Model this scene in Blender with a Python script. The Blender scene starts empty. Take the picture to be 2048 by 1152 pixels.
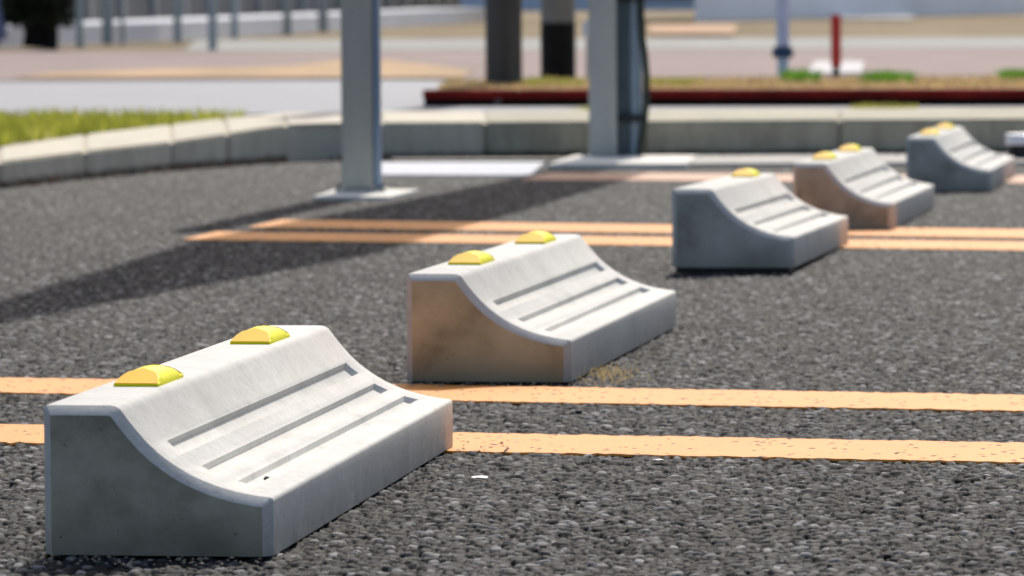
import bpy, bmesh, math, random
import numpy as np
from mathutils import Vector, Matrix

# ------------------------------------------------------------ camera, world, sun
sc = bpy.context.scene
PITCH, ROLL, CAM_H = 0.0586, -0.00567, 0.343
cam_d = bpy.data.cameras.new("camera")
cam = bpy.data.objects.new("camera", cam_d)
sc.collection.objects.link(cam)
cam.matrix_world = (Matrix.Translation((0, 0, CAM_H)) @ Matrix.Rotation(math.pi/2 - PITCH, 4, 'X')
                    @ Matrix.Rotation(ROLL, 4, 'Z'))
cam_d.sensor_width = 36.0
cam_d.lens = 9770.6 / 2048 * 36.0
cam_d.clip_start = 0.05
cam_d.clip_end = 2000
cam_d.dof.use_dof = True
cam_d.dof.focus_distance = 3.45
cam_d.dof.aperture_fstop = 22.0
cam_d.dof.aperture_blades = 0
sc.camera = cam

SUN_EL, SUN_AZ = math.radians(44), math.atan(0.152)      # azimuth from +Y towards +X
w = bpy.data.worlds.new("World"); sc.world = w; w.use_nodes = True
nt = w.node_tree; bg = nt.nodes['Background']
sky = nt.nodes.new('ShaderNodeTexSky'); sky.sky_type = 'NISHITA'; sky.sun_disc = False
sky.sun_elevation = SUN_EL; sky.sun_rotation = SUN_AZ
sky.dust_density = 3.5; sky.ozone_density = 0.4
nt.links.new(sky.outputs[0], bg.inputs[0]); bg.inputs[1].default_value = 0.14
sd = bpy.data.lights.new("sun", 'SUN'); sd.energy = 3.9; sd.angle = math.radians(0.53); sd.color = (1.0, 0.945, 0.86)
sun = bpy.data.objects.new("sun", sd); sc.collection.objects.link(sun)
sdir = Vector((math.sin(SUN_AZ)*math.cos(SUN_EL), math.cos(SUN_AZ)*math.cos(SUN_EL), math.sin(SUN_EL)))
sun.rotation_euler = sdir.to_track_quat('Z', 'Y').to_euler()
sun.location = (2, 12, 8)
sc.view_settings.view_transform = 'Standard'; sc.view_settings.look = 'None'
sc.view_settings.gamma = 1.0; sc.view_settings.exposure = 0.06

# ------------------------------------------------------------ helpers
C = sc.collection
rnd = random.Random(7)

def tag(o, label=None, cat=None, group=None, kind=None):
    if label: o['label'] = label
    if cat: o['category'] = cat
    if group: o['group'] = group
    if kind: o['kind'] = kind
    return o

def thing(name, label, cat, loc=(0, 0, 0), rz=0.0, group=None):
    o = bpy.data.objects.new(name, None); C.objects.link(o)
    o.empty_display_size = 0.05
    o.location = loc; o.rotation_euler = (0, 0, rz)
    return tag(o, label, cat, group)

def obj(name, bm, mat, parent=None, smooth=None):
    me = bpy.data.meshes.new(name)
    if isinstance(bm, bmesh.types.BMesh):
        bmesh.ops.recalc_face_normals(bm, faces=bm.faces)
        bm.to_mesh(me); bm.free()
    else:
        me.from_pydata(bm[0], [], bm[1]); me.update()
    me.materials.append(mat)
    if smooth is not None:
        for p in me.polygons: p.use_smooth = True
        me.set_sharp_from_angle(angle=math.radians(smooth))
    o = bpy.data.objects.new(name, me); C.objects.link(o)
    if parent: o.parent = parent
    return o

def box(bm, x0, x1, y0, y1, z0, z1, bev=0.0, seg=2):
    r = bmesh.ops.create_cube(bm, size=1.0)
    for v in r['verts']:
        v.co = Vector((x0 + (v.co.x+.5)*(x1-x0), y0 + (v.co.y+.5)*(y1-y0), z0 + (v.co.z+.5)*(z1-z0)))
    if bev > 0:
        es = set()
        for v in r['verts']:
            for e in v.link_edges: es.add(e)
        bmesh.ops.bevel(bm, geom=list(es), offset=bev, segments=seg, affect='EDGES', profile=0.6)
    return bm

def lathe(bm, prof, n=24, cx=0, cy=0):
    rings = []
    for r, z in prof:
        rings.append([bm.verts.new((cx + r*math.cos(2*math.pi*i/n), cy + r*math.sin(2*math.pi*i/n), z)) for i in range(n)])
    for a, b in zip(rings, rings[1:]):
        for i in range(n):
            bm.faces.new((a[i], a[(i+1) % n], b[(i+1) % n], b[i]))
    bm.faces.new(rings[0][::-1]); bm.faces.new(rings[-1])
    return bm

def tube(bm, pts, r, n=10):
    pts = [Vector(p) for p in pts]; rings = []
    for i, p in enumerate(pts):
        d = (pts[min(i+1, len(pts)-1)] - pts[max(i-1, 0)]).normalized()
        a = d.cross(Vector((0.3, 1, 0.1))).normalized(); b = d.cross(a)
        rr = r[i] if isinstance(r, (list, tuple)) else r
        rings.append([bm.verts.new(p + rr*(math.cos(2*math.pi*k/n)*a + math.sin(2*math.pi*k/n)*b)) for k in range(n)])
    for a, b in zip(rings, rings[1:]):
        for i in range(n): bm.faces.new((a[i], a[(i+1) % n], b[(i+1) % n], b[i]))
    bm.faces.new(rings[0][::-1]); bm.faces.new(rings[-1])
    return bm

def prism(bm, poly, z0, z1):
    """vertical prism; z0/z1 scalar or list per vertex"""
    n = len(poly)
    Z0 = z0 if isinstance(z0, list) else [z0]*n; Z1 = z1 if isinstance(z1, list) else [z1]*n
    a = [bm.verts.new((p[0], p[1], Z0[i])) for i, p in enumerate(poly)]
    b = [bm.verts.new((p[0], p[1], Z1[i])) for i, p in enumerate(poly)]
    for i in range(n): bm.faces.new((a[i], a[(i+1) % n], b[(i+1) % n], b[i]))
    bm.faces.new(a[::-1]); bm.faces.new(b)
    return bm

def lin(c):
    c = [x/255 for x in c]
    return tuple((x/12.92 if x <= .04045 else ((x+.055)/1.055)**2.4) for x in c) + (1,)

# ------------------------------------------------------------ materials
class NB:
    def __init__(s, name):
        s.m = bpy.data.materials.new(name); s.m.use_nodes = True; s.t = s.m.node_tree
        s.b = s.t.nodes['Principled BSDF']; s.co = s.t.nodes.new('ShaderNodeTexCoord')
    def n(s, t, **k):
        x = s.t.nodes.new(t)
        for a, v in k.items(): setattr(x, a, v)
        return x
    def l(s, a, b): s.t.links.new(a, b)
    def noise(s, scale, detail=4, rough=.6, src='Object', stretch=None):
        x = s.n('ShaderNodeTexNoise'); x.inputs['Scale'].default_value = scale
        x.inputs['Detail'].default_value = detail; x.inputs['Roughness'].default_value = rough
        o = s.co.outputs[src]
        if stretch:
            mp = s.n('ShaderNodeMapping'); mp.inputs['Scale'].default_value = stretch
            s.l(o, mp.inputs[0]); o = mp.outputs[0]
        s.l(o, x.inputs['Vector']); return x.outputs['Fac']
    def ramp(s, fac, stops):
        r = s.n('ShaderNodeValToRGB'); el = r.color_ramp.elements
        while len(el) < len(stops): el.new(.5)
        for e, (p, c) in zip(el, stops):
            e.position = p; e.color = c if len(c) == 4 else tuple(c)+(1,)
        s.l(fac, r.inputs[0]); return r.outputs[0]
    def mix(s, fac, a, b, mode='MIX'):
        x = s.n('ShaderNodeMix', data_type='RGBA', blend_type=mode)
        for inp, v in ((x.inputs['Factor'], fac), (x.inputs['A'], a), (x.inputs['B'], b)):
            if hasattr(v, 'is_output'): s.l(v, inp)
            else: inp.default_value = v
        return x.outputs['Result']
    def math(s, op, a, b=0.0):
        x = s.n('ShaderNodeMath', operation=op)
        for i, v in enumerate((a, b)):
            if hasattr(v, 'is_output'): s.l(v, x.inputs[i])
            else: x.inputs[i].default_value = v
        return x.outputs[0]
    def bump(s, h, strength, dist):
        x = s.n('ShaderNodeBump'); x.inputs['Strength'].default_value = strength; x.inputs['Distance'].default_value = dist
        s.l(h, x.inputs['Height']); s.l(x.outputs[0], s.b.inputs['Normal'])
    def rough(s, v, spec=None, metal=None):
        s.b.inputs['Roughness'].default_value = v
        if spec is not None: s.b.inputs['Specular IOR Level'].default_value = spec
        if metal is not None: s.b.inputs['Metallic'].default_value = metal
        return s

def simple(name, col, rough=.7, var=.15, scale=20, spec=.3, metal=0, bump=0.0, bscale=None, stretch=None):
    k = NB(name); c = Vector(col[:3])
    f = k.noise(scale, 5, stretch=stretch)
    col_o = k.ramp(f, [(.3, tuple(c*(1-var))), (.7, tuple(c*(1+var)))])
    k.l(col_o, k.b.inputs['Base Color']); k.rough(rough, spec, metal)
    if bump: k.bump(k.noise(bscale or scale*6, 4), 1.0, bump)
    return k.m

def mat_asphalt(name, attr):
    k = NB(name)
    if attr:
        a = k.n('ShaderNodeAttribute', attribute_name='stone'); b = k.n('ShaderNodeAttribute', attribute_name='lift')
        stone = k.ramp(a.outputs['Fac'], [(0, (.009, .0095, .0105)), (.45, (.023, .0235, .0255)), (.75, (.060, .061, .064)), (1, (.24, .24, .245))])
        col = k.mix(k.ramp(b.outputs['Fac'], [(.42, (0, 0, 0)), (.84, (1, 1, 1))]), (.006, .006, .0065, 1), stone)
    else:
        v = k.n('ShaderNodeTexVoronoi'); v.inputs['Scale'].default_value = 150
        k.l(k.co.outputs['Object'], v.inputs['Vector'])
        sp = k.n('ShaderNodeSeparateColor'); k.l(v.outputs['Color'], sp.inputs[0])
        col = k.ramp(sp.outputs[0], [(0, (.03, .03, .03)), (.5, (.085, .083, .083)), (1, (.17, .165, .16))])
        k.bump(v.outputs['Distance'], .6, .004)
    big = k.noise(1.3, 4, .6)
    col = k.mix(1.0, col, k.ramp(big, [(.3, (.86, .86, .87)), (.7, (1.12, 1.1, 1.07))]), 'MULTIPLY')
    k.l(col, k.b.inputs['Base Color']); k.rough(.76, .15)
    if attr: k.bump(k.noise(900, 3, .7), .5, .0006)
    return k.m

def mat_concrete(name, base, end_col, end_mix, tint=(1, 1, 1), seed=0.0):
    """precast block: smooth pale top, end faces stained by the form, some tinted with painted orange bounce light"""
    k = NB(name)
    mp = k.n('ShaderNodeMapping'); mp.inputs['Location'].default_value = (seed, seed*1.7, seed*.3)
    k.l(k.co.outputs['Object'], mp.inputs[0])
    def nz(sc_, d=5, r=.6):
        x = k.n('ShaderNodeTexNoise'); x.inputs['Scale'].default_value = sc_; x.inputs['Detail'].default_value = d
        x.inputs['Roughness'].default_value = r; k.l(mp.outputs[0], x.inputs['Vector']); return x.outputs['Fac']
    b = Vector(base)
    c = k.ramp(nz(16, 7, .68), [(.3, tuple(b*.86)), (.45, tuple(b*.96)), (.58, tuple(b*1.02)), (.75, tuple(b*1.08))])
    c = k.mix(1.0, c, k.ramp(nz(160, 3), [(.3, (.90, .90, .89)), (.7, (1.05, 1.05, 1.05))]), 'MULTIPLY')
    c = k.mix(k.math('MULTIPLY', k.math('GREATER_THAN', nz(330, 2), .705), .6), c, (.16, .15, .13, 1))
    c = k.mix(k.ramp(nz(26, 8, .75), [(.60, (0, 0, 0)), (.78, (.5, .5, .5))]), c, (.30, .28, .24, 1))
    # stain mottling and tint of the cast end faces only (|y| beyond the end plane)
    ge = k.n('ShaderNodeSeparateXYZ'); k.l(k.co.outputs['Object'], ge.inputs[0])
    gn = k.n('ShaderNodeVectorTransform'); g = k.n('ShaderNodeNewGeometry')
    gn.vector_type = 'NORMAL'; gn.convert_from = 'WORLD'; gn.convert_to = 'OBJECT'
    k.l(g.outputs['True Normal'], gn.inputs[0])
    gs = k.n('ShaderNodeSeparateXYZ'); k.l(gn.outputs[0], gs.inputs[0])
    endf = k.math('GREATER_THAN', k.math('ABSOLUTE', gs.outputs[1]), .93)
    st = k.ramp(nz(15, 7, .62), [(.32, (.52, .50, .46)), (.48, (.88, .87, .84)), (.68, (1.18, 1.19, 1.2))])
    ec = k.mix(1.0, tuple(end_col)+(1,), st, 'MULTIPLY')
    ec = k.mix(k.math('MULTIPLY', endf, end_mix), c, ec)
    # small bug holes
    vo = k.n('ShaderNodeTexVoronoi'); vo.inputs['Scale'].default_value = 115; k.l(mp.outputs[0], vo.inputs['Vector'])
    sp = k.n('ShaderNodeSeparateColor'); k.l(vo.outputs['Color'], sp.inputs[0])
    hole = k.math('MULTIPLY', k.math('MULTIPLY', k.math('LESS_THAN', k.math('ADD', vo.outputs['Distance'], k.math('MULTIPLY', nz(420, 3), .16)), .165), k.math('GREATER_THAN', sp.outputs[0], .62)), endf)
    ec = k.mix(k.math('MULTIPLY', hole, .7), ec, (.05, .048, .045, 1))
    # grime rising from the ground
    gr = k.math('MULTIPLY', k.ramp(ge.outputs[2], [(.0, (1, 1, 1)), (.03, (0, 0, 0))]), nz(60, 4))
    ec = k.mix(k.math('MULTIPLY', gr, .7), ec, (.13, .125, .115, 1))
    ec = k.mix(1.0, ec, tuple(tint)+(1,), 'MULTIPLY')
    k.l(ec, k.b.inputs['Base Color']); k.rough(.78, .25)
    hb = k.math('SUBTRACT', k.math('MULTIPLY', nz(220, 4), .4), hole)
    k.bump(hb, .6, .0008)
    return k.m

M_asphalt = mat_asphalt("asphalt_stones", True)
M_asphalt_far = mat_asphalt("asphalt_plain", False)

def mat_paint(name, col, var=.08):
    k = NB(name); c = Vector(col)
    f = k.noise(9, 5, .7); f2 = k.noise(260, 3, .7)
    o = k.ramp(f, [(.3, tuple(c*(1-var))), (.7, tuple(c*(1+var*.6)))])
    o = k.mix(k.math('MULTIPLY', k.math('GREATER_THAN', f2, .76), .5), o, (.16, .11, .07, 1))
    o = k.mix(k.math('MULTIPLY', k.ramp(k.noise(3.5, 6, .7), [(.45, (0, 0, 0)), (.75, (1, 1, 1))]), .35), o, tuple(c*.62)+(1,))
    k.l(o, k.b.inputs['Base Color']); k.rough(.65, .3); k.bump(k.noise(420, 4, .7), .8, .0012)
    return k.m
M_orange = mat_paint("orange_line_paint", (.72, .29, .055))
M_dull = mat_paint("dull_orange_paint", (.50, .28, .18))  # duller, pinker orange for the farthest line
M_white = mat_paint("white_line_paint", (.43, .455, .51), .05)
M_yellow = None
def mat_yellow():
    k = NB("yellow_marker_plastic")
    f = k.noise(60, 3)
    o = k.ramp(f, [(.3, (.86, .80, .010)), (.7, (.90, .88, .03))])
    k.l(o, k.b.inputs['Base Color']); k.rough(.55, .15)
    k.b.inputs['Subsurface Weight'].default_value = 0.0
    return k.m
M_yellow = mat_yellow()
M_amber = simple('amber_marker_end', (.90, .50, .002), .6, .05, 60, .12)
M_kerb = simple("kerb_concrete", (.42, .415, .375), .85, .16, 6, .2, bump=.001, bscale=150)
M_kerb_old = simple("weathered_kerb_concrete", (.33, .315, .26), .9, .22, 5, .2, bump=.001, bscale=150)
def mat_kerb(name, col, var, foot):
    k = NB(name); c = Vector(col); f = k.noise(5, 6, .65); g = k.noise(30, 4, .6, stretch=(1, 1, .25))
    o = k.ramp(f, [(.3, tuple(c*(1-var))), (.7, tuple(c*(1+var)))])
    o = k.mix(1.0, o, k.ramp(g, [(.35, (.85, .85, .83)), (.6, (1.05, 1.05, 1.05))]), 'MULTIPLY')
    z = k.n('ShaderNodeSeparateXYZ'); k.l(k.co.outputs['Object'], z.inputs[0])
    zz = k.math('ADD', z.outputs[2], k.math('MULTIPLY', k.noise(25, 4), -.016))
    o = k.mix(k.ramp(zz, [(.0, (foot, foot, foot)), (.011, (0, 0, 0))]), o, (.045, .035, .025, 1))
    k.l(o, k.b.inputs['Base Color']); k.rough(.88, .2); k.bump(k.noise(150, 4), .8, .001)
    return k.m
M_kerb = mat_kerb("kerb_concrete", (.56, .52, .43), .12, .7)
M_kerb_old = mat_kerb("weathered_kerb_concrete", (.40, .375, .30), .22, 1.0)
M_pad = simple("pale_footing_concrete", (.74, .72, .66), .85, .1, 12, .2, bump=.001)
M_gutter = simple("gutter_concrete", (.42, .405, .38), .85, .12, 8, .2)
M_galv = simple("painted_steel_grey", (.52, .51, .45), .5, .14, 14, .4, metal=.1, stretch=(1, 1, .15))
M_galv_blue = simple("galvanised_steel_edge", (.33, .43, .57), .4, .1, 18, .5, metal=.1, stretch=(1, 1, .15))
M_steel_dark = simple("dark_blue_grey_steel", (.07, .10, .12), .5, .2, 14, .4)
M_black = simple("black_rubber_and_shade", (.012, .013, .014), .6, .2, 40, .4)
M_soil = simple("planter_soil", (.30, .20, .10), .95, .35, 14, .1, bump=.01, bscale=60)
M_lawnsoil = simple("lawn_soil", (.16, .15, .05), .95, .3, 14, .1)

# ------------------------------------------------------------ ground
def build_asphalt():
    sy = [2.55]
    while sy[-1] < 11.2:
        sy.append(sy[-1] + max(.0016, .0017*sy[-1]/3.0))
    Y = np.array(sy)
    a = np.linspace(-.118, .118, 1040)
    s = np.concatenate([np.linspace(-.42, -.1185, 150), a, np.linspace(.1185, .42, 150)])
    ny, nx = len(Y), len(s)
    X = (Y[:, None]*s[None, :]); YY = np.repeat(Y[:, None], nx, 1)
    X = X.ravel(); YY = YY.ravel()
    rs = np.random.RandomState(3)
    def hashf(i, j, k):
        h = (i*73856093) ^ (j*19349663) ^ (k*83492791)
        h = (h ^ (h >> 13))*1274126177
        return ((h ^ (h >> 16)) & 0xffff)/65535.0
    def layer(cell, seed, hmin, hmax):
        gx = X/cell; gy = YY/cell
        ix = np.floor(gx).astype(np.int64); iy = np.floor(gy).astype(np.int64)
        best = np.full(X.shape, -9.0); st = np.zeros(X.shape)
        for dx in (-1, 0, 1):
            for dy in (-1, 0, 1):
                cx, cy = ix+dx, iy+dy
                px = cx + .1+.8*hashf(cx, cy, seed); py = cy + .1+.8*hashf(cx, cy, seed+1)
                top = hashf(cx, cy, seed+2); ax = .75+.7*hashf(cx, cy, seed+4)
                ddx = (gx-px)*ax; ddy = (gy-py)/ax
                d2 = ddx*ddx + ddy*ddy
                tl = hashf(cx, cy, seed+5)-.5; tm = hashf(cx, cy, seed+6)-.5
                h = (hmin + (hmax-hmin)*top) - 3.0*d2**2.3 + .75*(tl*ddx + tm*ddy)
                m = h > best
                best = np.where(m, h, best); st = np.where(m, hashf(cx, cy, seed+3), st)
        return best, st
    h1, s1 = layer(.0074, 11, .0, 1.0)
    h2, s2 = layer(.0047, 51, -.1, .8)
    h = np.maximum(h1, h2*.92); st = np.where(h1 >= h2*.92, s1, s2)
    h = np.clip(h, -.25, 1.0)
    lift = (h+.25)/1.25
    Z = (h-1.0)*.0048
    # the old surface waves by a millimetre or two
    co = np.stack([X, YY, Z], 1).astype(np.float32)
    me = bpy.data.meshes.new("car_park_asphalt")
    me.vertices.add(len(X)); me.vertices.foreach_set('co', co.ravel())
    i = np.arange(ny-1)[:, None]*nx + np.arange(nx-1)[None, :]
    q = np.stack([i, i+1, i+nx+1, i+nx], -1).reshape(-1, 4).astype(np.int32)
    nq = len(q)
    me.loops.add(nq*4); me.loops.foreach_set('vertex_index', q.ravel())
    me.polygons.add(nq); me.polygons.foreach_set('loop_start', np.arange(0, nq*4, 4, dtype=np.int32))
    me.polygons.foreach_set('use_smooth', np.ones(nq, dtype=bool))
    me.update(calc_edges=True)
    for n_, v in (('stone', st), ('lift', lift)):
        at = me.attributes.new(n_, 'FLOAT', 'POINT'); at.data.foreach_set('value', v.astype(np.float32))
    me.materials.append(M_asphalt)
    o = bpy.data.objects.new("car_park_surface", me); C.objects.link(o)
    tag(o, kind='structure')
build_asphalt()

def sheet(name, poly, z, mat, thick=None):
    bm = bmesh.new()
    if thick: prism(bm, poly, z-thick, z)
    else: bm.faces.new([bm.verts.new((p[0], p[1], z)) for p in poly])
    return tag(obj(name, bm, mat), kind='structure')

bm = bmesh.new()
ys = [-30, 2.5, 11.3, 60]
vs = [bm.verts.new(v) for v in ((-60, -30, -.006), (60, -30, -.006), (60, 12.5, -.006), (-60, 12.5, -.006))]
bm.faces.new(vs)
tag(obj("ground", bm, M_asphalt_far), kind='structure')

def quadstrip(name, c0, c1, half_t, mat, z=-.0002, th=.0018, c_end=None, jag=.0028, seed=1):
    """painted line from c0 to c1, half width half_t measured along y, ragged where paint meets stones"""
    r = random.Random(seed); n = 420
    bm = bmesh.new(); A = []; B = []; A2 = []; B2 = []
    for i in range(n+1):
        t = i/n; x = c0[0]+(c1[0]-c0[0])*t; y = c0[1]+(c1[1]-c0[1])*t
        e = .025*(1-min(1, i/2)) if c_end else 0
        ya = y-half_t + r.gauss(0, jag); yb = y+half_t + r.gauss(0, jag)
        sh = .16*(half_t)*1.0
        A.append(bm.verts.new((x-sh, ya, z))); B.append(bm.verts.new((x+sh, yb, z)))
        A2.append(bm.verts.new((x-sh, ya-.001, z-th))); B2.append(bm.verts.new((x+sh, yb+.001, z-th)))
    for i in range(n):
        bm.faces.new((A[i], A[i+1], B[i+1], B[i])); bm.faces.new((A2[i], A2[i+1], A[i+1], A[i]))
        bm.faces.new((B[i], B[i+1], B2[i+1], B2[i]))
    return tag(obj(name, bm, mat), kind='structure')

def ext(p, q, a, b):
    """extend segment p->q by parameters a (start) and b (end)"""
    d = (q[0]-p[0], q[1]-p[1])
    return (p[0]+d[0]*a, p[1]+d[1]*a), (p[0]+d[0]*b, p[1]+d[1]*b)
p, q = ext((-.463, 4.403), (.435, 4.143), -.45, 2.2); quadstrip("parking_line", p, q, .081, M_orange, seed=1)
p, q = ext((-.412, 3.907), (.387, 3.688), -.5, 2.4); quadstrip("parking_line", p, q, .078, M_orange, seed=2)
p, q = ext((-.385, 7.617), (.75, 7.144), 0, 1.8); quadstrip("parking_line", p, q, .125, M_orange, seed=3)
p, q = ext((-.462, 7.234), (.713, 6.788), 0, 1.8); quadstrip("parking_line", p, q, .115, M_orange, seed=4)
p, q = ext((.048, 9.62), (.973, 9.30), 0, 1.5); quadstrip("parking_line", p, q, .19, M_dull, seed=5)
sheet("white_line", [(-.36, 10.46), (.072, 10.41), (.037, 9.62), (-.33, 9.70)], .0016, M_white, .005)
sheet("gutter_strip", [(.13, 10.70), (1.75, 10.74), (1.75, 10.12), (.10, 10.10)], .006, M_gutter, .012)

sheet("kerb_shade_strip", [(-.27, 10.69), (.16, 10.69), (.14, 10.50), (-.25, 10.50)], .004, M_black, .01)  # flat black strip standing in for shade along the kerb foot

# ------------------------------------------------------------ wheel stops
S = .15
BH, BL, BT, BF = .6456, 5.06, .334, .2543

def block_profile():
    """closed outline (u, z), u = 0 at the nose (front) side, -1 at the back"""
    P = [(-1, 0), (-1, BH-.012), (-.988, BH)]
    P += [(-1+BT-.045, BH), (-1+BT-.02, BH-.004), (-1+BT, BH-.016)]
    raw = [(.345, .615), (.375, .575), (.413, .528), (.455, .482), (.50, .440), (.545, .406), (.59, .376), (.64, .347),
           (.69, .324), (.74, .304), (.79, .288), (.84, .275), (.885, .266), (.935, .2575)]
    P += [(u-1, z) for u, z in raw]
    for k in range(5):
        a = math.radians(84 - k*21)
        P.append((-.020+.020*math.cos(a), .2325+.020*math.sin(a)))
    P.append((0, .20)); P.append((0, 0))
    return P

def offset_in(P, c):
    n = len(P); out = []; P0 = P
    cx, cz = -.6, .2
    for i in range(n):
        p0, p1, p2 = Vector(P[i-1]), Vector(P[i]), Vector(P[(i+1) % n])
        e1 = (p1-p0).normalized(); e2 = (p2-p1).normalized()
        n1 = Vector((e1.y, -e1.x)); n2 = Vector((e2.y, -e2.x))    # outline runs clockwise: inward normal
        if i == 0 or i == n-1:
            out.append((p1.x + (c if i == 0 else -c), 0)); continue
        b = (n1+n2).normalized(); kk = c/max(.5, b.dot(n1))
        q = p1 + b*kk
        out.append((q.x, q.y))
    out[1] = (-1+c, BH-c-.001); out[2] = (-1+c+.001, BH-c)
    for k in range(5):
        a = math.radians(84 - k*21); out[n-7+k] = (-c-.003+.003*math.cos(a), .2155-.003+.003*math.sin(a))
    out[n-2] = (-c, .19)
    return out

def block_body_mesh():
    P = block_profile(); Q = offset_in(P, .040); Q2 = offset_in(P, .014)
    bm = bmesh.new(); secs = []
    for t, pr in ((0, Q), (.05, P), (BL-.014, P), (BL, Q2)):
        secs.append([bm.verts.new((u*S, t*S, z*S)) for u, z in pr])
    n = len(P)
    for a, b in zip(secs, secs[1:]):
        for i in range(n): bm.faces.new((a[i], a[(i+1) % n], b[(i+1) % n], b[i]))
    bm.faces.new(secs[0][::-1]); bm.faces.new(secs[-1])
    bmesh.ops.recalc_face_normals(bm, faces=bm.faces)
    me = bpy.data.meshes.new("block_base"); bm.to_mesh(me); bm.free()
    o = bpy.data.objects.new("block_base", me); C.objects.link(o)
    # recessed grooves cut in the hollow face
    cb = bmesh.new()
    for u, z, slope, wd in ((.505, .436, -.84, .062), (.66, .337, -.50, .058), (.82, .279, -.28, .055)):
        ang = math.atan(slope)
        r = bmesh.ops.create_cube(cb, size=1.0)
        for v in r['verts']:
            lx, ly, lz = v.co.x, v.co.y, v.co.z
            fl = .86 if lz < 0 else 1.35
            x = lx*wd*fl*1.25; zz = lz*.056; y = .36 + (ly+.5)*(BL-.36-.30) + (-.02 if ly < 0 else .05)*(1 if lz > 0 else 0)
            xr = x*math.cos(ang) - zz*math.sin(ang); zr = x*math.sin(ang) + zz*math.cos(ang)
            v.co = Vector(((u-1+xr)*S, y*S, (z+zr)*S))
    bmesh.ops.recalc_face_normals(cb, faces=cb.faces)
    cme = bpy.data.meshes.new("cut"); cb.to_mesh(cme); cb.free()
    co = bpy.data.objects.new("cut", cme); C.objects.link(co)
    md = o.modifiers.new("b", 'BOOLEAN'); md.operation = 'DIFFERENCE'; md.object = co; md.solver = 'EXACT'
    bv = o.modifiers.new("v", 'BEVEL'); bv.width = .0011; bv.segments = 2; bv.limit_method = 'ANGLE'; bv.angle_limit = math.radians(32)
    dg = bpy.context.evaluated_depsgraph_get()
    me2 = bpy.data.meshes.new_from_object(o.evaluated_get(dg))
    me2.name = "wheel_stop_body"
    bpy.data.objects.remove(o); bpy.data.objects.remove(co)
    for p_ in me2.polygons: p_.use_smooth = abs(p_.normal.y) < .9 and p_.area < .0009
    me2.set_sharp_from_angle(angle=math.radians(24))
    return me2

ARCH = [(0, 0), (.06, .42), (.15, .70), (.30, .92), (.5, 1.0), (.70, .92), (.85, .70), (.94, .42), (1, 0)]
RW, RL, RH, RS = .205, .54, .057, .16
def reflector_mesh():
    """raised yellow marker: low arched body cut by a flat slope at both ends"""
    bm = bmesh.new(); rows = []
    for t in (0, .04, .08, .12, RS, RS+.01, RL-RS-.01, RL-RS, RL-.12, RL-.08, RL-.04, RL):
        lim = min(1.0, min(t, RL-t)/RS)
        rows.append([bm.verts.new(((a-.5)*RW*S, (t-RL/2)*S, (.012 + RH*min(z, lim))*S)) for a, z in ARCH])
    for a, b in zip(rows, rows[1:]):
        for i in range(8): bm.faces.new((a[i], a[i+1], b[i+1], b[i]))
    bot = [[bm.verts.new((v.co.x, v.co.y, -.004*S)) for v in (row[0], row[-1])] for row in rows]
    for j in range(len(rows)-1):
        bm.faces.new((rows[j][0], rows[j+1][0], bot[j+1][0], bot[j][0]))
        bm.faces.new((rows[j][-1], bot[j][1], bot[j+1][1], rows[j+1][-1]))
    for row, b in ((rows[0], bot[0]), (rows[-1], bot[-1])):
        bm.faces.new(row + [b[1], b[0]])
    bmesh.ops.recalc_face_normals(bm, faces=bm.faces)
    return bm

body_me = block_body_mesh()
CB = (.575, .568, .54)
mats = [mat_concrete("cast_concrete_grey_end", CB, (.46, .42, .33), .93, seed=.3),
        mat_concrete("cast_concrete_brown_end", CB, (.50, .43, .27), .93, seed=1.1),  # brown includes painted bounce light from the orange line
        mat_concrete("cast_concrete_plain_end", CB, (.50, .48, .43), .9, seed=2.3),
        mat_concrete("cast_concrete_tan_end", CB, (.42, .39, .31), .9, seed=3.1),  # tan also takes in painted orange bounce light
        mat_concrete("cast_concrete_blue_grey_end", (.55, .55, .53), (.46, .44, .40), .92, seed=4.7)]
body_me.materials.append(mats[0])
labels = ["large pale concrete wheel stop in the foreground with a dark grey end face",
          "concrete wheel stop with a brown-tinted stained end standing at the double orange line, second nearest",
          "middle concrete wheel stop with a blue-grey end and a dark shade filler under it",
          "concrete wheel stop with a tan end, half hidden behind the middle one",
          "farthest and smallest concrete wheel stop, near the kerb, with a dark end face"]
BLK = [(-.99805, 20.06869, -.13692, 0, -.03247, -.03984), (.34716, 29.22799, -.15989, 0, .00404, .00242),
       (2.35831, 40.87448, -.15984, .045, .0289, .02142), (3.78103, 48.49525, -.16863, 0, -.00634, .01973),
       (5.68952, 57.9636, -.15908, 0, .0036, -.00622)]
root0 = thing("wheel_stop", labels[0], "wheel stop", group="concrete wheel stops in a row")
b0 = bpy.data.objects.new("body", body_me); C.objects.link(b0); b0.parent = root0
refs = []
r0 = obj("reflector", reflector_mesh(), M_yellow, root0, smooth=28)
r0.location = ((-1+.185)*S, 1.30*S, BH*S)
def lens_bm(sgn):
    """amber end of the marker, a thin skin over the sloping end"""
    bm = bmesh.new(); rows = []
    for t in (-.001, .04, .08, .12, RS-.002):
        lim = t/RS
        x0 = 0
        for (a0, z0), (a1, z1) in zip(ARCH, ARCH[1:]):
            if z1 >= max(lim, 0): x0 = a0 + (a1-a0)*(max(lim, 0)-z0)/(z1-z0); break
        x0 = min(x0+.012, .47)
        rows.append([bm.verts.new(((x0+(1-2*x0)*i/8-.5)*RW*S, sgn*(t-RL/2)*S, (.012 + RH*lim)*S + .0006)) for i in range(9)])
    for a, b in zip(rows, rows[1:]):
        for i in range(8): bm.faces.new((a[i], a[i+1], b[i+1], b[i]))
    r_ = bmesh.ops.extrude_face_region(bm, geom=list(bm.faces))
    for v in r_['geom']:
        if isinstance(v, bmesh.types.BMVert): v.co.z -= .0005
    return bm
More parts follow.
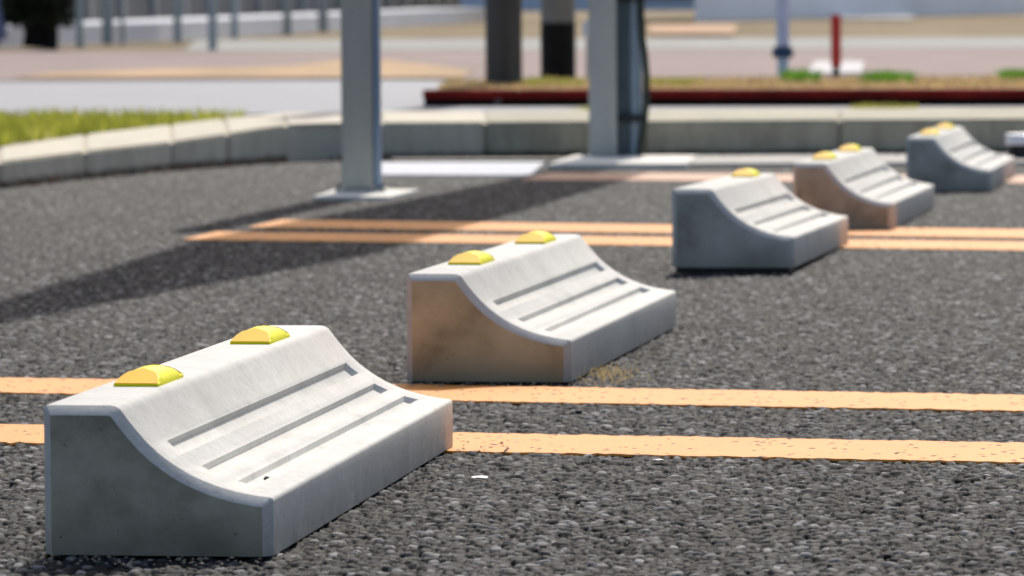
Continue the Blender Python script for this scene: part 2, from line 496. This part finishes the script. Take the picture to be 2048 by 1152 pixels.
for sg in (1, -1): obj("amber_end", lens_bm(sg), M_amber, r0, smooth=None)
r1 = r0.copy(); r1.name = "reflector"; C.objects.link(r1); r1.parent = root0
r1.location = ((-1+.185)*S, 3.92*S, BH*S)
for g_ in list(r0.children):
    d_ = g_.copy(); C.objects.link(d_); d_.parent = r1
kids0 = [b0, r0, r1]
for i, (x, y, a, zn, sw, sh) in enumerate(BLK):
    if i == 0: root, kids = root0, kids0
    else:
        root = root0.copy(); C.objects.link(root); kids = []
        for k_ in kids0:
            c_ = k_.copy(); C.objects.link(c_); c_.parent = root; kids.append(c_)
            for g_ in list(k_.children):
                d_ = g_.copy(); C.objects.link(d_); d_.parent = c_
        root['label'] = labels[i]
    # i == 0 keeps its own transform too
    root.location = (x*S, y*S, .0004)
    tilt = -math.atan2(zn, BL)
    root.rotation_euler = (tilt, 0, a)
    if zn: root.location.z = zn*S
    for k_ in kids:
        pass
    kids[0].material_slots[0].link = 'OBJECT'; kids[0].material_slots[0].material = mats[i]
    root.scale = (1+sw, 1, 1+sh)
    if i == 2:          # only the far marker is left on this one
        for g_ in list(kids[1].children): bpy.data.objects.remove(g_)
        bpy.data.objects.remove(kids[1])
    if zn:      # added dark filler standing in for shade under the raised end
        bm = bmesh.new(); box(bm, -.97*S, -.03*S, .03*S, .30*S, -(zn)*S, -.0004, .0006)
        obj("shade_filler", bm, M_black, root)

# ------------------------------------------------------------ kerb
LEFT = [(-3.6, 1.9, .040), (-2.9, 3.8, .041), (-2.25, 5.55, .043), (-1.62, 7.25, .045), (-1.20, 8.40, .048), (-.957, 9.135, .0495), (-.839, 9.62, .054), (-.700, 10.08, .059), (-.600, 10.33, .068), (-.487, 10.57, .080)]
def kerb_piece(parent, mat, a, b, wa, wb, gap=.0009):
    """one cast kerb unit; a,b = (x,y,h) along the front foot; wa, wb = vectors to the back foot"""
    bm = bmesh.new()
    a_, b_ = Vector(a[:2]), Vector(b[:2]); d = (b_-a_).normalized()
    a2, b2 = a_+d*gap, b_-d*gap
    poly = [a2, b2, b2+Vector(wb), a2+Vector(wa)]
    prism(bm, poly, -.01, [a[2], b[2], b[2], a[2]])
    bmesh.ops.bevel(bm, geom=list(bm.edges), offset=.005, segments=2, affect='EDGES')
    return obj("kerb_stone", bm, mat, parent)
kl = thing("kerb", "pale concrete kerb curving from the left edge, grass behind it", "kerb", (LEFT[0][0], LEFT[0][1], 0))
inv = Matrix.Translation(kl.location).inverted()
ws = [(-.7, .5), (-.6, .5), (-.4, .6), (-.14, .7), (-.12, .85), (-.10, .95), (-.105, 1.22), (-.10, 1.42), (-.085, 1.33), (-.05, 1.12)]
ktints = [M_kerb]*9
for i in range(len(LEFT)-1):
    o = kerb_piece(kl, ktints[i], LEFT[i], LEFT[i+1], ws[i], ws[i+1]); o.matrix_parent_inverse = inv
# rounded corner unit
arc = [(-.487, 10.573), (-.462, 10.62), (-.43, 10.66), (-.39, 10.688), (-.34, 10.70), (-.29, 10.702)]
back = [(-.30, 11.80), (-.547, 11.68)]
bm = bmesh.new(); prism(bm, arc+back, -.01, .0803)
bmesh.ops.bevel(bm, geom=[e for e in bm.edges if all(v.co.z > .05 for v in e.verts)], offset=.005, segments=2, affect='EDGES')
o = obj("kerb_stone", bm, simple("corner_kerb_concrete", (.55, .51, .43), .85, .08, 6, .2), kl); o.matrix_parent_inverse = inv

kr = thing("kerb", "grey stained concrete kerb running across behind the poles and wheel stops", "kerb", (-.285, 10.70, 0))
inv = Matrix.Translation(kr.location).inverted()
xs = [-.285, -.057, .295, .72, 1.15, 1.6, 2.1]
for i in range(len(xs)-1):
    ya = 10.702 + .012*(xs[i]); yb = 10.702+.012*xs[i+1]
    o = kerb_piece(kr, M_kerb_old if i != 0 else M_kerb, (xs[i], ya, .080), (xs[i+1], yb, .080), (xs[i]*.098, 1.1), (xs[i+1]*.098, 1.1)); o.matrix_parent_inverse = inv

# ------------------------------------------------------------ raised ground behind the kerb
def slab(name, poly, z, mat, th=.08): return sheet(name, poly, z, mat, th)
M_road = simple("pale_road_surface", (.20, .212, .245), .75, .08, 3, .4)
M_pave = simple("pinkish_paving", (.235, .18, .172), .85, .14, 2.2, .2, stretch=(1, .4, 1))
M_tan = simple("dry_tan_ground", (.23, .185, .12), .95, .28, .55, .1, stretch=(1.2, .25, 1))
M_strip = simple("grey_kerb_strip", (.27, .275, .265), .85, .1, 2, .2, stretch=(1, .3, 1))
M_tact = simple("orange_tactile_paving", (.36, .235, .12), .8, .3, 2.5, .2, stretch=(1, .4, 1))
bm = bmesh.new()
bm.faces.new([bm.verts.new(v) for v in ((-400, 12.3, .045), (400, 12.3, .045), (400, 900, .045), (-400, 900, .045))])
tag(obj("far_ground", bm, M_tan), kind='structure')
slab("path", [(-.80, 11.75), (2.6, 11.6), (2.6, 12.75), (-.80, 12.75)], .056, M_gutter)
slab("road", [(-9, 12.6), (9, 12.3), (9, 17.3), (-9, 18.6)], .060, M_road)
slab("pavement", [(-14, 18.62), (14, 17.0), (14, 26.2), (-14, 31.0)], .064, M_pave, .05)
slab("paving_strip", [(-1.86, 18.45), (-1.2, 18.2), (-.18, 17.75), (-.15, 19.6), (-.75, 24.6), (-.95, 21.2), (-1.5, 20.4), (-1.85, 19.6)], .069, M_tact, .02)
slab("kerb_strip", [(-1.9, 28.4), (0, 28.0), (14, 25.3), (14, 31.0), (0, 36.8), (-2.4, 37.4)], .066, M_strip, .05)

M_patch = simple("orange_pink_paving", (.42, .27, .17), .85, .3, 3, .2)
slab("paving_strip", [(1.15, 40.5), (1.8, 39.5), (2.6, 56), (1.6, 57)], .071, M_patch, .02)
slab("paving_strip", [(4.6, 70), (5.6, 68), (10.2, 125), (9.0, 128)], .071, simple("pale_patch", (.45, .44, .42), .85, .1, 1), .02)

# ------------------------------------------------------------ lawn (left, behind the kerb)
def blades(n, place, hmin, hmax, wd, seed, lean=.5):
    r = random.Random(seed); V = []; F = []
    for _ in range(n):
        x, y, z = place(r); h = r.uniform(hmin, hmax); a = r.uniform(0, 2*math.pi); l = r.uniform(0, lean)*h
        dx, dy = math.cos(a)*wd*.5, math.sin(a)*wd*.5; b = r.uniform(0, 2*math.pi); lx, ly = math.cos(b)*l, math.sin(b)*l
        k = len(V)
        V += [(x-dx, y-dy, z), (x+dx, y+dy, z), (x+dx*.7+lx*.4, y+dy*.7+ly*.4, z+h*.55), (x-dx*.7+lx*.4, y-dy*.7+ly*.4, z+h*.55), (x+lx, y+ly, z+h)]
        F += [(k, k+1, k+2, k+3), (k+3, k+2, k+4)]
    return V, F
def mat_leaf(name, c0, c1, c2=None, scale=40):
    k = NB(name)
    f = k.noise(scale, 3)
    st = [(.3, c0), (.6, c1)] + ([(.75, c2)] if c2 else [])
    k.l(k.ramp(f, st), k.b.inputs['Base Color']); k.rough(.6, .25)
    tr = k.n('ShaderNodeBsdfTranslucent'); k.l(k.ramp(f, st), tr.inputs[0])
    mx = k.n('ShaderNodeMixShader'); mx.inputs[0].default_value = .45
    k.l(k.b.outputs[0], mx.inputs[1]); k.l(tr.outputs[0], mx.inputs[2])
    k.l(mx.outputs[0], k.t.nodes['Material Output'].inputs[0])
    return k.m
M_grass = mat_leaf("lawn_blades", (.14, .17, .02), (.46, .47, .07), (.68, .58, .22), 12)
LP = [(-1.76, 7.95), (-1.32, 9.25), (-1.058, 10.087), (-.946, 10.845), (-.802, 11.505), (-.69, 11.665), (-.60, 12.2), (-1.8, 12.58), (-9, 12.58), (-9, 2.4), (-4.3, 2.4), (-3.5, 4.3), (-2.65, 6.15)]
bm = bmesh.new(); prism(bm, LP, -.01, .05)
tag(obj("lawn_soil", bm, M_lawnsoil), kind='structure')
def inpoly(x, y, P):
    c = False
    for i in range(len(P)):
        x1, y1 = P[i]; x2, y2 = P[i-1]
        if (y1 > y) != (y2 > y) and x < (x2-x1)*(y-y1)/(y2-y1)+x1: c = not c
    return c
def lawn_place(r):
    while True:
        x, y = r.uniform(-2.1, -.66), r.uniform(9.2, 12.5)
        if inpoly(x, y, LP): return x, y, .05
V, F = blades(9500, lawn_place, .015, .042, .006, 5)
tag(obj("grass", (V, F), M_grass), kind='stuff')

# ------------------------------------------------------------ steel posts
# nearer post: square tube with a lighter flange, on a pale footing
p1 = thing("steel_post", "grey steel post nearer the camera, on a pale rectangular footing, left of the other post", "post", (-.267, 8.75, 0))
inv1 = Matrix.Translation(p1.location).inverted()
def part(name, bm, mat, parent, smooth=None):
    o = obj(name, bm, mat, parent, smooth); o.matrix_parent_inverse = Matrix.Translation(parent.location).inverted(); return o
bm = bmesh.new(); prism(bm, [(-.346, 8.53), (-.212, 8.50), (-.165, 8.84), (-.320, 8.87)], -.01, .0045)
part("footing", bm, M_pad, p1)
bm = bmesh.new(); box(bm, -.303, -.2475, 8.72, 8.785, .0105, 1.36, .006, 3)
part("column", bm, M_galv, p1, 35)
bm = bmesh.new(); box(bm, -.2470, -.2335, 8.735, 8.80, .0105, 1.36, .003, 2)
part("flange", bm, M_galv_blue, p1, 35)
bm = bmesh.new(); box(bm, -.315, -.225, 8.715, 8.81, .0046, .0102, .001, 1)
part("base_plate", bm, M_galv, p1)
# farther post with a pipe, a cable and an unseen panel added on top for the long asphalt shadow
p2 = thing("steel_post", "farther steel post with a dark cable strapped along its right side, standing by the kerb", "post", (.23, 10.60, 0))
bm = bmesh.new(); prism(bm, [(.075, 10.02), (.36, 10.0), (.40, 10.55), (.14, 10.60)], -.01, .0095)
part("footing", bm, M_pad, p2)
bm = bmesh.new(); box(bm, .168, .2275, 10.50, 10.57, .0097, 1.999, .006, 3)
part("column", bm, simple("post_paint_grey", (.40, .42, .40), .45, .12, 14, .5, metal=.1, stretch=(1, 1, .15)), p2, 35)
bm = bmesh.new(); box(bm, .2280, .254, 10.54, 10.60, .0097, 1.999, .002, 1)
part("web", bm, M_steel_dark, p2)
bm = bmesh.new(); lathe(bm, [(.0165, .0097), (.0165, 1.93)], 20, .268, 10.555)
part("pipe", bm, simple("blue_grey_pipe", (.28, .36, .44), .4, .1, 20, .5, metal=.3), p2, 35)
bm = bmesh.new()
cp = [(.276, 10.535, .012), (.281, 10.53, .04), (.2875, 10.53, .085), (.292, 10.53, .13), (.2925, 10.53, .18), (.289, 10.53, .225), (.284, 10.53, .26), (.281, 10.53, .32), (.280, 10.53, .6), (.279, 10.53, 1.9)]
tube(bm, cp, [.0075]*10, 8)
part("cable", bm, simple("dark_green_cable", (.03, .04, .03), .6, .1, 30), p2, 60)
bm = bmesh.new(); box(bm, .226, .292, 10.518, 10.585, .083, .097, .002, 1)
part("strap", bm, M_black, p2)
bm = bmesh.new(); box(bm, .226, .290, 10.515, 10.59, .343, .357, .002, 1)
part("strap", bm, M_black, p2)
# unseen panel, outline shaped so its shadow forms the long dark band
bm = bmesh.new(); prism(bm, [(-.46, 6.55), (-.285, 7.68), (-.145, 9.15), (.10, 10.4), (.365, 11.8), (.58, 11.8), (.50, 11.2), (.125, 8.76), (-.075, 8.0), (-.235, 7.36), (-.40, 6.5)], 2.0, 2.05)
part("unseen_shadow_panel", bm, M_galv, p2)

for pp_, x0, x1, y0, y1, zb in ((p1, -.309, -.231, 8.720, 8.80, .0102), (p2, .158, .236, 10.49, 10.585, .0095)):
    for bx in (x0, x1):
        for by in (y0, y1):
            bm = bmesh.new(); lathe(bm, [(.0045, zb), (.0045, zb+.004), (.0022, zb+.0042), (.0022, zb+.009)], 6, bx, by)
            part("anchor_bolt", bm, M_steel_dark, pp_)

# ------------------------------------------------------------ planter bed behind the kerb
pl = thing("planter", "long dark red edged planting bed behind the kerb", "planter", (-.24, 13.25, .056))
def fx(x): return 13.25 - .22*(x+.24)
xe = [-.24, .02, .28, .58, .90, 1.25, 1.65, 2.3]
M_red = simple("dark_red_edging", (.24, .014, .010), .8, .4, 8, .2)
M_redb = simple("dark_soil_gap", (.022, .012, .010), .9, .4, 8, .2)
for i in range(len(xe)-1):
    a, b = xe[i]+.001, xe[i+1]-.001
    bm = bmesh.new(); prism(bm, [(a, fx(a)), (b, fx(b)), (b, fx(b)+.10), (a, fx(a)+.10)], .080, .1045)
    bmesh.ops.bevel(bm, geom=list(bm.edges), offset=.003, segments=1, affect='EDGES')
    part("edging_board", bm, M_red, pl)
bm = bmesh.new(); prism(bm, [(-.235, fx(-.24)+.012), (2.3, fx(2.3)+.012), (2.3, fx(2.3)+.09), (-.235, fx(-.24)+.09)], .055, .0795)
part("edging_foot", bm, M_redb, pl)
bm = bmesh.new(); prism(bm, [(-.238, fx(-.24)+.1005), (2.3, fx(2.3)+.1005), (2.3, 15.6), (-.1, 15.3)], .055, .098)
part("soil", bm, M_soil, pl)

M_tuft = mat_leaf("green_tuft", (.08, .20, .02), (.17, .36, .04), None, 60)
M_tuft_y = mat_leaf("yellow_green_tuft", (.28, .27, .05), (.42, .42, .11), None, 60)
M_straw = mat_leaf("straw", (.42, .30, .13), (.55, .42, .22), None, 60)
def tuft(name, cat, label, cx, cy, z, r, h, n, mat, seed, group=None, ry=None):
    def pl_(q):
        a = q.uniform(0, 2*math.pi); d = r*math.sqrt(q.random()); return cx+d*math.cos(a), cy+(ry or r)/r*d*math.sin(a), z
    V, F = blades(n, pl_, h*.4, h, .007, seed, 1.1)
    V = [(v[0]-cx, v[1]-cy, v[2]-z) for v in V]
    o = obj(name, (V, F), mat); o.location = (cx, cy, z)
    return tag(o, label, cat, group)
g = "low plants in the red edged bed"
tuft("low_plant", "plant", "green tuft in the bed in front of the post with the blue collar", .865, 14.6, .0975, .055, .045, 420, M_tuft, 11, g, .25)
tuft("low_plant", "plant", "wide green tuft in the bed right below the red post", 1.105, 14.4, .0975, .075, .042, 480, M_tuft, 12, g, .25)
tuft("low_plant", "plant", "green tuft in the bed at the right picture edge", 1.52, 14.6, .0975, .055, .045, 300, M_tuft, 13, g, .2)
tuft("low_plant", "plant", "yellow-green clump in the bed between the thick dark column and the black sleeved pole", .075, 14.3, .0975, .05, .03, 260, M_tuft_y, 14, g, .3)
tuft("low_plant", "plant", "yellowish clump in the bed below the black sleeve", .165, 14.2, .0975, .05, .025, 240, M_tuft_y, 15, g, .3)
tuft("low_plant", "plant", "yellowish clump in the bed right of the cable post", .46, 14.2, .0975, .09, .025, 620, M_tuft_y, 16, g, .3)
tuft("weed", "weed", "small yellow-green weed on top of the kerb left of the farther steel post", .185, 12.2, .056, .03, .028, 150, M_tuft_y, 21, None, .2)
tuft("weed", "weed", "wide yellow-green weed growing behind the kerb in front of the red edging", .94, 12.3, .056, .085, .030, 380, M_tuft_y, 22, None, .2)
def gc(r):
    while True:
        x = r.uniform(-.2, 2.0); y = r.uniform(13.3, 15.0)
        if y > fx(x)+.12: return x, y, .097
V, F = blades(4200, gc, .006, .022, .008, 33, 1.3)
tag(obj("ground_cover", (V, F), M_straw), kind='stuff')

# thick dark column in the bed
col = thing("column", "thick dark grey round column standing in the red edged bed", "column", (-.02, 14.25, .098))
bm = bmesh.new(); lathe(bm, [(.052, .09), (.0535, .12), (.0545, 3.2)], 28, -.02, 14.25)
part("shaft", bm, simple("dark_column_concrete", (.085, .082, .078), .8, .25, 5, .3, stretch=(6, 6, .6)), col, 40)
bm = bmesh.new(); lathe(bm, [(.011, .06), (.011, .10), (.008, .104)], 12, -.034, 13.22)
o = obj("marker_peg", bm, simple("pale_peg", (.16, .14, .12), .8)); tag(o, "short grey-brown peg in front of the red edging under the dark column", "peg")
# pole with black sleeve
pp = thing("utility_pole", "pale grey pole with a black sleeve round its foot behind the bed", "pole", (.150, 15.45, .06))
bm = bmesh.new(); lathe(bm, [(.0555, .06), (.0555, .272)], 28, .150, 15.45)
part("sleeve", bm, simple("black_sleeve", (.008, .008, .007), .7, .3, 20, .2), pp, 40)
bm = bmesh.new(); lathe(bm, [(.056, .272), (.056, .277)], 28, .150, 15.45)
part("sleeve_rim", bm, simple("sleeve_rim", (.05, .06, .055), .6), pp, 40)
bm = bmesh.new(); lathe(bm, [(.0545, .2775), (.053, 3.4)], 28, .150, 15.45)
part("shaft", bm, simple("grey_pole_concrete", (.23, .23, .21), .8, .15, 6, .3), pp, 40)
# white marker on thin post just right of the sleeve
wm = thing("marker_post", "small round white marker between the black sleeve and the farther steel post", "marker", (.262, 16.6, .064))
bm = bmesh.new(); lathe(bm, [(.006, .064), (.006, .22)], 10, .262, 16.6); part("stem", bm, simple("stem_grey", (.3, .28, .28), .7), wm)
bm = bmesh.new()
bmesh.ops.create_uvsphere(bm, u_segments=20, v_segments=12, radius=1)
for v in bm.verts: v.co = Vector((.262+v.co.x*.019, 16.6+v.co.y*.012, .247+v.co.z*.032))
part("head", bm, simple("white_plastic", (.72, .72, .72), .5, .04), wm, 60)
# red post
rp = thing("red_post", "slim red post with a dark foot behind the bed", "post", (1.058, 15.9, .06))
bm = bmesh.new(); lathe(bm, [(.0155, .125), (.0165, .13), (.0165, .286), (.013, .294)], 18, 1.058, 15.9)
part("tube", bm, simple("red_paint", (.62, .045, .03), .5, .15, 12), rp, 40)
bm = bmesh.new(); lathe(bm, [(.011, .06), (.011, .1245)], 14, 1.058, 15.9)
part("foot", bm, M_black, rp)
bm = bmesh.new(); prism(bm, [(1.10, 18.2), (1.30, 18.1), (1.56, 21.6), (1.36, 21.8)], .064, .072)
o = obj("white_patch", bm, simple("white_paving_paint", (.36, .355, .38), .7, .05)); tag(o, kind='structure')
# blue-grey post with collar
bp = thing("bollard", "pale blue-grey post with a dark blue collar, left of the red post", "bollard", (.885, 15.9, .06))
bm = bmesh.new(); lathe(bm, [(.024, .06), (.024, .066), (.019, .075), (.018, .14), (.020, .1545)], 20, .885, 15.9)
part("foot", bm, simple("pale_blue_foot", (.48, .60, .70), .6), bp, 40)
bm = bmesh.new(); lathe(bm, [(.029, .155), (.035, .160), (.035, .180), (.026, .192)], 24, .885, 15.9)
part("collar", bm, simple("dark_blue_collar", (.035, .07, .13), .5), bp, 40)
bm = bmesh.new(); lathe(bm, [(.021, .1925), (.020, .60), (.012, .61)], 20, .885, 15.9)
part("shaft", bm, simple("lavender_shaft", (.58, .62, .78), .6), bp, 40)

# white plastic box by the kerb, right
wb = thing("drain_box", "small glossy white box on a black foot by the kerb beside the farthest wheel stop", "box", (1.085, 10.35, 0))
bm = bmesh.new(); box(bm, 1.047, 1.116, 10.30, 10.36, .034, .058, .006, 3); part("cover", bm, simple("white_gloss", (.85, .86, .92), .25, .02, 10, .6), wb, 40)
bm = bmesh.new(); box(bm, 1.052, 1.110, 10.306, 10.354, .0065, .0335, .003, 2); part("foot", bm, M_black, wb)

# ------------------------------------------------------------ background, left: fence, low wall, building, tree
fg = "pale uprights of the fence in front of the building"
fn = thing("fence", "thin pale grey fence posts with rails in front of the dark windowed building", "fence", (-2.7, 31.0, .06))
posts = [(-2.735, 31.06, .045, 2.1), (-2.80, 34.0, .075, 2.1), (-2.659, 33.5, .03, 2.0), (-2.409, 35.4, .055, 2.1), (-1.76, 28.9, .05, 2.0), (-2.11, 37.4, .05, 2.1), (-1.957, 42.9, .07, 2.2), (-1.80, 47.0, .09, 2.3)]
M_post = simple("fence_post_paint", (.34, .40, .42), .6, .1, 8)
for i, (x, y, w_, h) in enumerate(posts):
    bm = bmesh.new(); box(bm, x-w_/2, x+w_/2, y-w_/2, y+w_/2, .06, h, .004, 1)
    part("fence_post", bm, M_post, fn)
bm = bmesh.new()
for z in (1.1, 1.9): tube(bm, [(-3.0, 30.6, z), (-2.70, 34.3, z), (-2.3, 38, z), (-1.7, 47.2, z)], .02, 8)
part("rail", bm, M_post, fn)

lw = thing("low_wall", "low pale bluish wall along the foot of the building", "wall", (-3.0, 33.0, .06))
W0, W1, W2 = Vector((-3.75, 32.0)), Vector((-2.75, 38.2)), Vector((-.30, 74.0))
dd = Vector((-1.0, .1))
bm = bmesh.new(); prism(bm, [W0, W1, W2, W2+dd, W1+dd, W0+dd], .045, [.185, .195, .245, .245, .195, .185])
part("wall_body", bm, simple("pale_blue_wall", (.62, .65, .72), .8, .08, .6), lw)
# building with dark glass and pale mullions
bd = thing("building", "dark glazed building with pale upright frames filling the upper left", "building", (-3.9, 40, .06))
B0, B1 = Vector((-5.2, 36.0)), Vector((-.9, 82.0)); bdv = (B1-B0).normalized(); bn = Vector((-bdv.y, bdv.x))
bm = bmesh.new(); prism(bm, [B0, B1, B1+bn*12, B0+bn*12], .045, 9.0)
part("wall", bm, simple("facade_grey", (.17, .19, .22), .6, .15, .5), bd)
L = (B1-B0).length; n = 24
M_glass = simple("dark_window_glass", (.17, .20, .24), .5, .25, .5, .5)
M_frame = simple("pale_window_frame", (.36, .40, .44), .6, .1, 2)
r = random.Random(5)
for i in range(n):
    a = B0 + bdv*(L*i/n+.12); b = B0 + bdv*(L*(i+1)/n - .12)
    bm = bmesh.new(); prism(bm, [a-bn*.02, b-bn*.02, b+bn*.1, a+bn*.1], .42, 2.9)
    f = part("window", bm, M_glass, bd)
    bm = bmesh.new(); m0 = b + bdv*.04; m1 = b+bdv*(.04+r.uniform(.12, .2)); prism(bm, [m0-bn*.06, m1-bn*.06, m1+bn*.1, m0+bn*.1], .05, 3.2)
    part("mullion", bm, M_frame, bd)

# right-hand far wall (pale lavender) and dark block above the cable post
rb = thing("building", "pale lavender-blue walled building far behind on the right", "building", (3.2, 70, .05))
bm = bmesh.new(); prism(bm, [(2.6, 69), (11.0, 100.5), (11.4, 112), (3.35, 86)], .045, 8.0)
part("wall", bm, simple("lavender_wall", (.82, .89, .98), .8, .06, .3), rb)
for i in range(8):
    bm = bmesh.new()
    t0 = i/8+.02; t1 = i/8+.09
    a = Vector((2.6, 69)).lerp(Vector((11, 100.5)), t0)+Vector((.03, -.03)); b = Vector((2.6, 69)).lerp(Vector((11, 100.5)), t1)+Vector((.03, -.03))
    b2 = Vector((2.6, 69)).lerp(Vector((11, 100.5)), t0); 
    prism(bm, [a+Vector((0, -.01)), b+Vector((0, -.01)), b+Vector((-.1, .1)), a+Vector((-.1, .1))], 1.4, 2.6)
    part("window", bm, M_glass, rb)
mb = thing("building", "grey-blue building far behind between the column and the cable post", "building", (1.0, 60, .05))
bm = bmesh.new(); prism(bm, [(-3.0, 150.0), (6.3, 150.0), (6.3, 165), (-3.0, 165)], .045, 7.0)
part("wall", bm, simple("grey_blue_wall", (.62, .70, .86), .8, .1, .4), mb)
bm = bmesh.new(); prism(bm, [(3.3, 149.9), (6.1, 149.9), (6.1, 150.1), (3.3, 150.1)], .38, 2.6)
part("window", bm, M_glass, mb)

# tree at top left: dark trunk and a dense low crown
tr = thing("tree", "black trunked tree with a dense dark crown at the upper left corner", "tree", (-3.07, 31.9, .06))
bm = bmesh.new(); tube(bm, [(-3.07, 31.9, .055), (-3.06, 31.9, .15), (-3.075, 31.9, .3), (-3.05, 31.9, .8), (-3.0, 31.9, 1.6)], [.118, .112, .11, .10, .07], 16)
for a, l in ((.4, .5), (1.7, .55), (3.0, .5), (4.3, .6), (5.4, .5)):
    tube(bm, [(-3.06, 31.9, .45), (-3.06+math.cos(a)*l*.5, 31.9+math.sin(a)*l*.5, .9), (-3.06+math.cos(a)*l, 31.9+math.sin(a)*l, 1.6)], [.04, .03, .015], 8)
part("trunk", bm, simple("dark_bark", (.012, .011, .011), .9, .4, 10, .1), tr, 60)
V = []; F = []; r = random.Random(9)
for _ in range(9000):
    while True:
        x, y, z = (r.uniform(-1, 1) for _ in range(3))
        if x*x+y*y+z*z < 1 and (z > -.93): break
    q_ = r.random(); an = r.uniform(0, 6.283); ra = math.sqrt(r.random())*(.24+.2*q_)
    px, py, pz = -3.07+ra*math.cos(an), 31.9+ra*math.sin(an), .2+q_*1.7
    if pz < .205+.03*math.sin(9*x): continue
    u = Vector((r.gauss(0, 1), r.gauss(0, 1), r.gauss(0, 1))).normalized(); v = u.orthogonal().normalized(); s_ = r.uniform(.02, .04)
    c_ = Vector((px, py, pz)); k = len(V)
    V += [tuple(c_-u*s_), tuple(c_+v*s_*.45), tuple(c_+u*s_), tuple(c_-v*s_*.45)]; F.append((k, k+1, k+2, k+3))
part_o = obj("crown", (V, F), mat_leaf("dark_leaves", (.012, .016, .010), (.035, .045, .02), (.10, .09, .06), 4), tr)
part_o.matrix_parent_inverse = Matrix.Translation(tr.location).inverted()
# bluish panel at the left picture edge
bpn = thing("panel", "lavender-blue upright panel at the left picture edge behind the tree", "panel", (-3.55, 33.0, .06))
bm = bmesh.new(); box(bm, -3.95, -3.40, 33.0, 33.08, .10, 1.6, .02, 2)
part("board", bm, simple("lavender_panel", (.20, .23, .40), .6, .08, 2), bpn)
bm = bmesh.new(); box(bm, -3.9, -3.45, 33.02, 33.06, .055, .10, .004, 1)
part("foot", bm, M_post, bpn)

# ------------------------------------------------------------ small things on the asphalt
def pebble(name, label, x, y, z, r, mat, seed, cat="pebble", sq=(1, 1, .6), group=None):
    bm = bmesh.new(); bmesh.ops.create_icosphere(bm, subdivisions=2, radius=r); q = random.Random(seed)
    for v in bm.verts:
        v.co = Vector((v.co.x*sq[0], v.co.y*sq[1], v.co.z*sq[2]))*q.uniform(.82, 1.15)
    o = obj(name, bm, mat, None, 50); o.location = (x, y, z)
    return tag(o, label, cat, group)
M_wst = simple("white_chip", (.8, .8, .8), .5, .05)
M_dst = simple("dark_chip", (.02, .018, .016), .7, .2)
pebble("paint_chip", "thin white chip lying on the asphalt right of the foreground wheel stop", -.024, 3.505, .001, .006, M_wst, 2, "chip", (1.1, 1.2, .14))
pebble("pebble", "tiny dark pebble in the lowest groove of the foreground wheel stop", -.1575, 3.118, .0385, .0022, M_dst, 3, sq=(1.1, 1, .8))
pebble("paint_chip", "tiny white chip just below the orange line, right of the foreground wheel stop", .108, 3.63, .001, .0035, M_wst, 4, "chip", (1.2, 1, .2))
pebble("pebble", "small dark pebble on the asphalt under the far corner of the middle wheel stop", .300, 6.53, .002, .008, M_dst, 5)
pebble("pebble", "dark pebble between the two near orange lines", .055, 4.06, .0008, .003, M_dst, 6)
V, F = blades(240, lambda q: (.088+q.gauss(0, .015), 4.46+q.gauss(0, .05), .0005), .002, .007, .0011, 44, 2.2)
V = [(v[0]-.088, v[1]-4.46, v[2]) for v in V]
o = obj("dry_grass", (V, F), M_straw); o.location = (.088, 4.46, 0)
tag(o, "wisp of pale dry grass at the foot of the brown ended wheel stop", "dry grass")
V = []; F = []; r = random.Random(14)
V2 = []; F2 = []; q = random.Random(77)
for _ in range(700):
    bx, by, a_, *_r = BLK[q.choice((0, 0, 1, 1, 2, 3))]
    t = q.uniform(-.3, 5.4); u_ = q.choice((q.uniform(.02, .35), q.uniform(-1.3, .2)))
    if u_ < 0 and -.05 < t < 5.1: t = q.uniform(-.35, -.06)
    x = (bx + math.cos(a_)*u_ - math.sin(a_)*t)*S; y = (by + math.sin(a_)*u_ + math.cos(a_)*t)*S
    rr = q.uniform(.0006, .0019); k = len(V2)
    V2 += [(x-rr, y, .0005), (x, y-rr, .0005), (x+rr, y+.2*rr, .0005), (x, y+rr, .0005), (x+q.uniform(-.4, .4)*rr, y, .0005+rr*q.uniform(.6, 1.1))]
    F2 += [(k, k+1, k+4), (k+1, k+2, k+4), (k+2, k+3, k+4), (k+3, k, k+4)]
tag(obj("grit", (V2, F2), simple("loose_grit", (.26, .22, .17), .9, .5, 60, .1)), kind='stuff')
M_litter = simple("brown_leaf_litter", (.10, .05, .03), .9, .4, 30, .1)
for _ in range(240):
    if r.random() < .6:
        t = r.random(); seg = r.choice(range(5, len(LEFT)-1)); a, b = LEFT[seg], LEFT[seg+1]
        x = a[0]+(b[0]-a[0])*t + r.uniform(.0, .02); y = a[1]+(b[1]-a[1])*t - r.uniform(.02, .10)
    else: x = r.uniform(-.42, 1.3); y = r.uniform(10.58, 10.69)
    c_ = Vector((x, y, .003+r.random()*.006)); u = Vector((r.gauss(0, 1), r.gauss(0, 1), r.gauss(0, .4))).normalized(); v = u.orthogonal().normalized(); s_ = r.uniform(.004, .011)
    k = len(V); V += [tuple(c_-u*s_), tuple(c_+v*s_*.5), tuple(c_+u*s_), tuple(c_-v*s_*.5)]; F.append((k, k+1, k+2, k+3))
tag(obj("leaf_litter", (V, F), M_litter), kind='stuff')
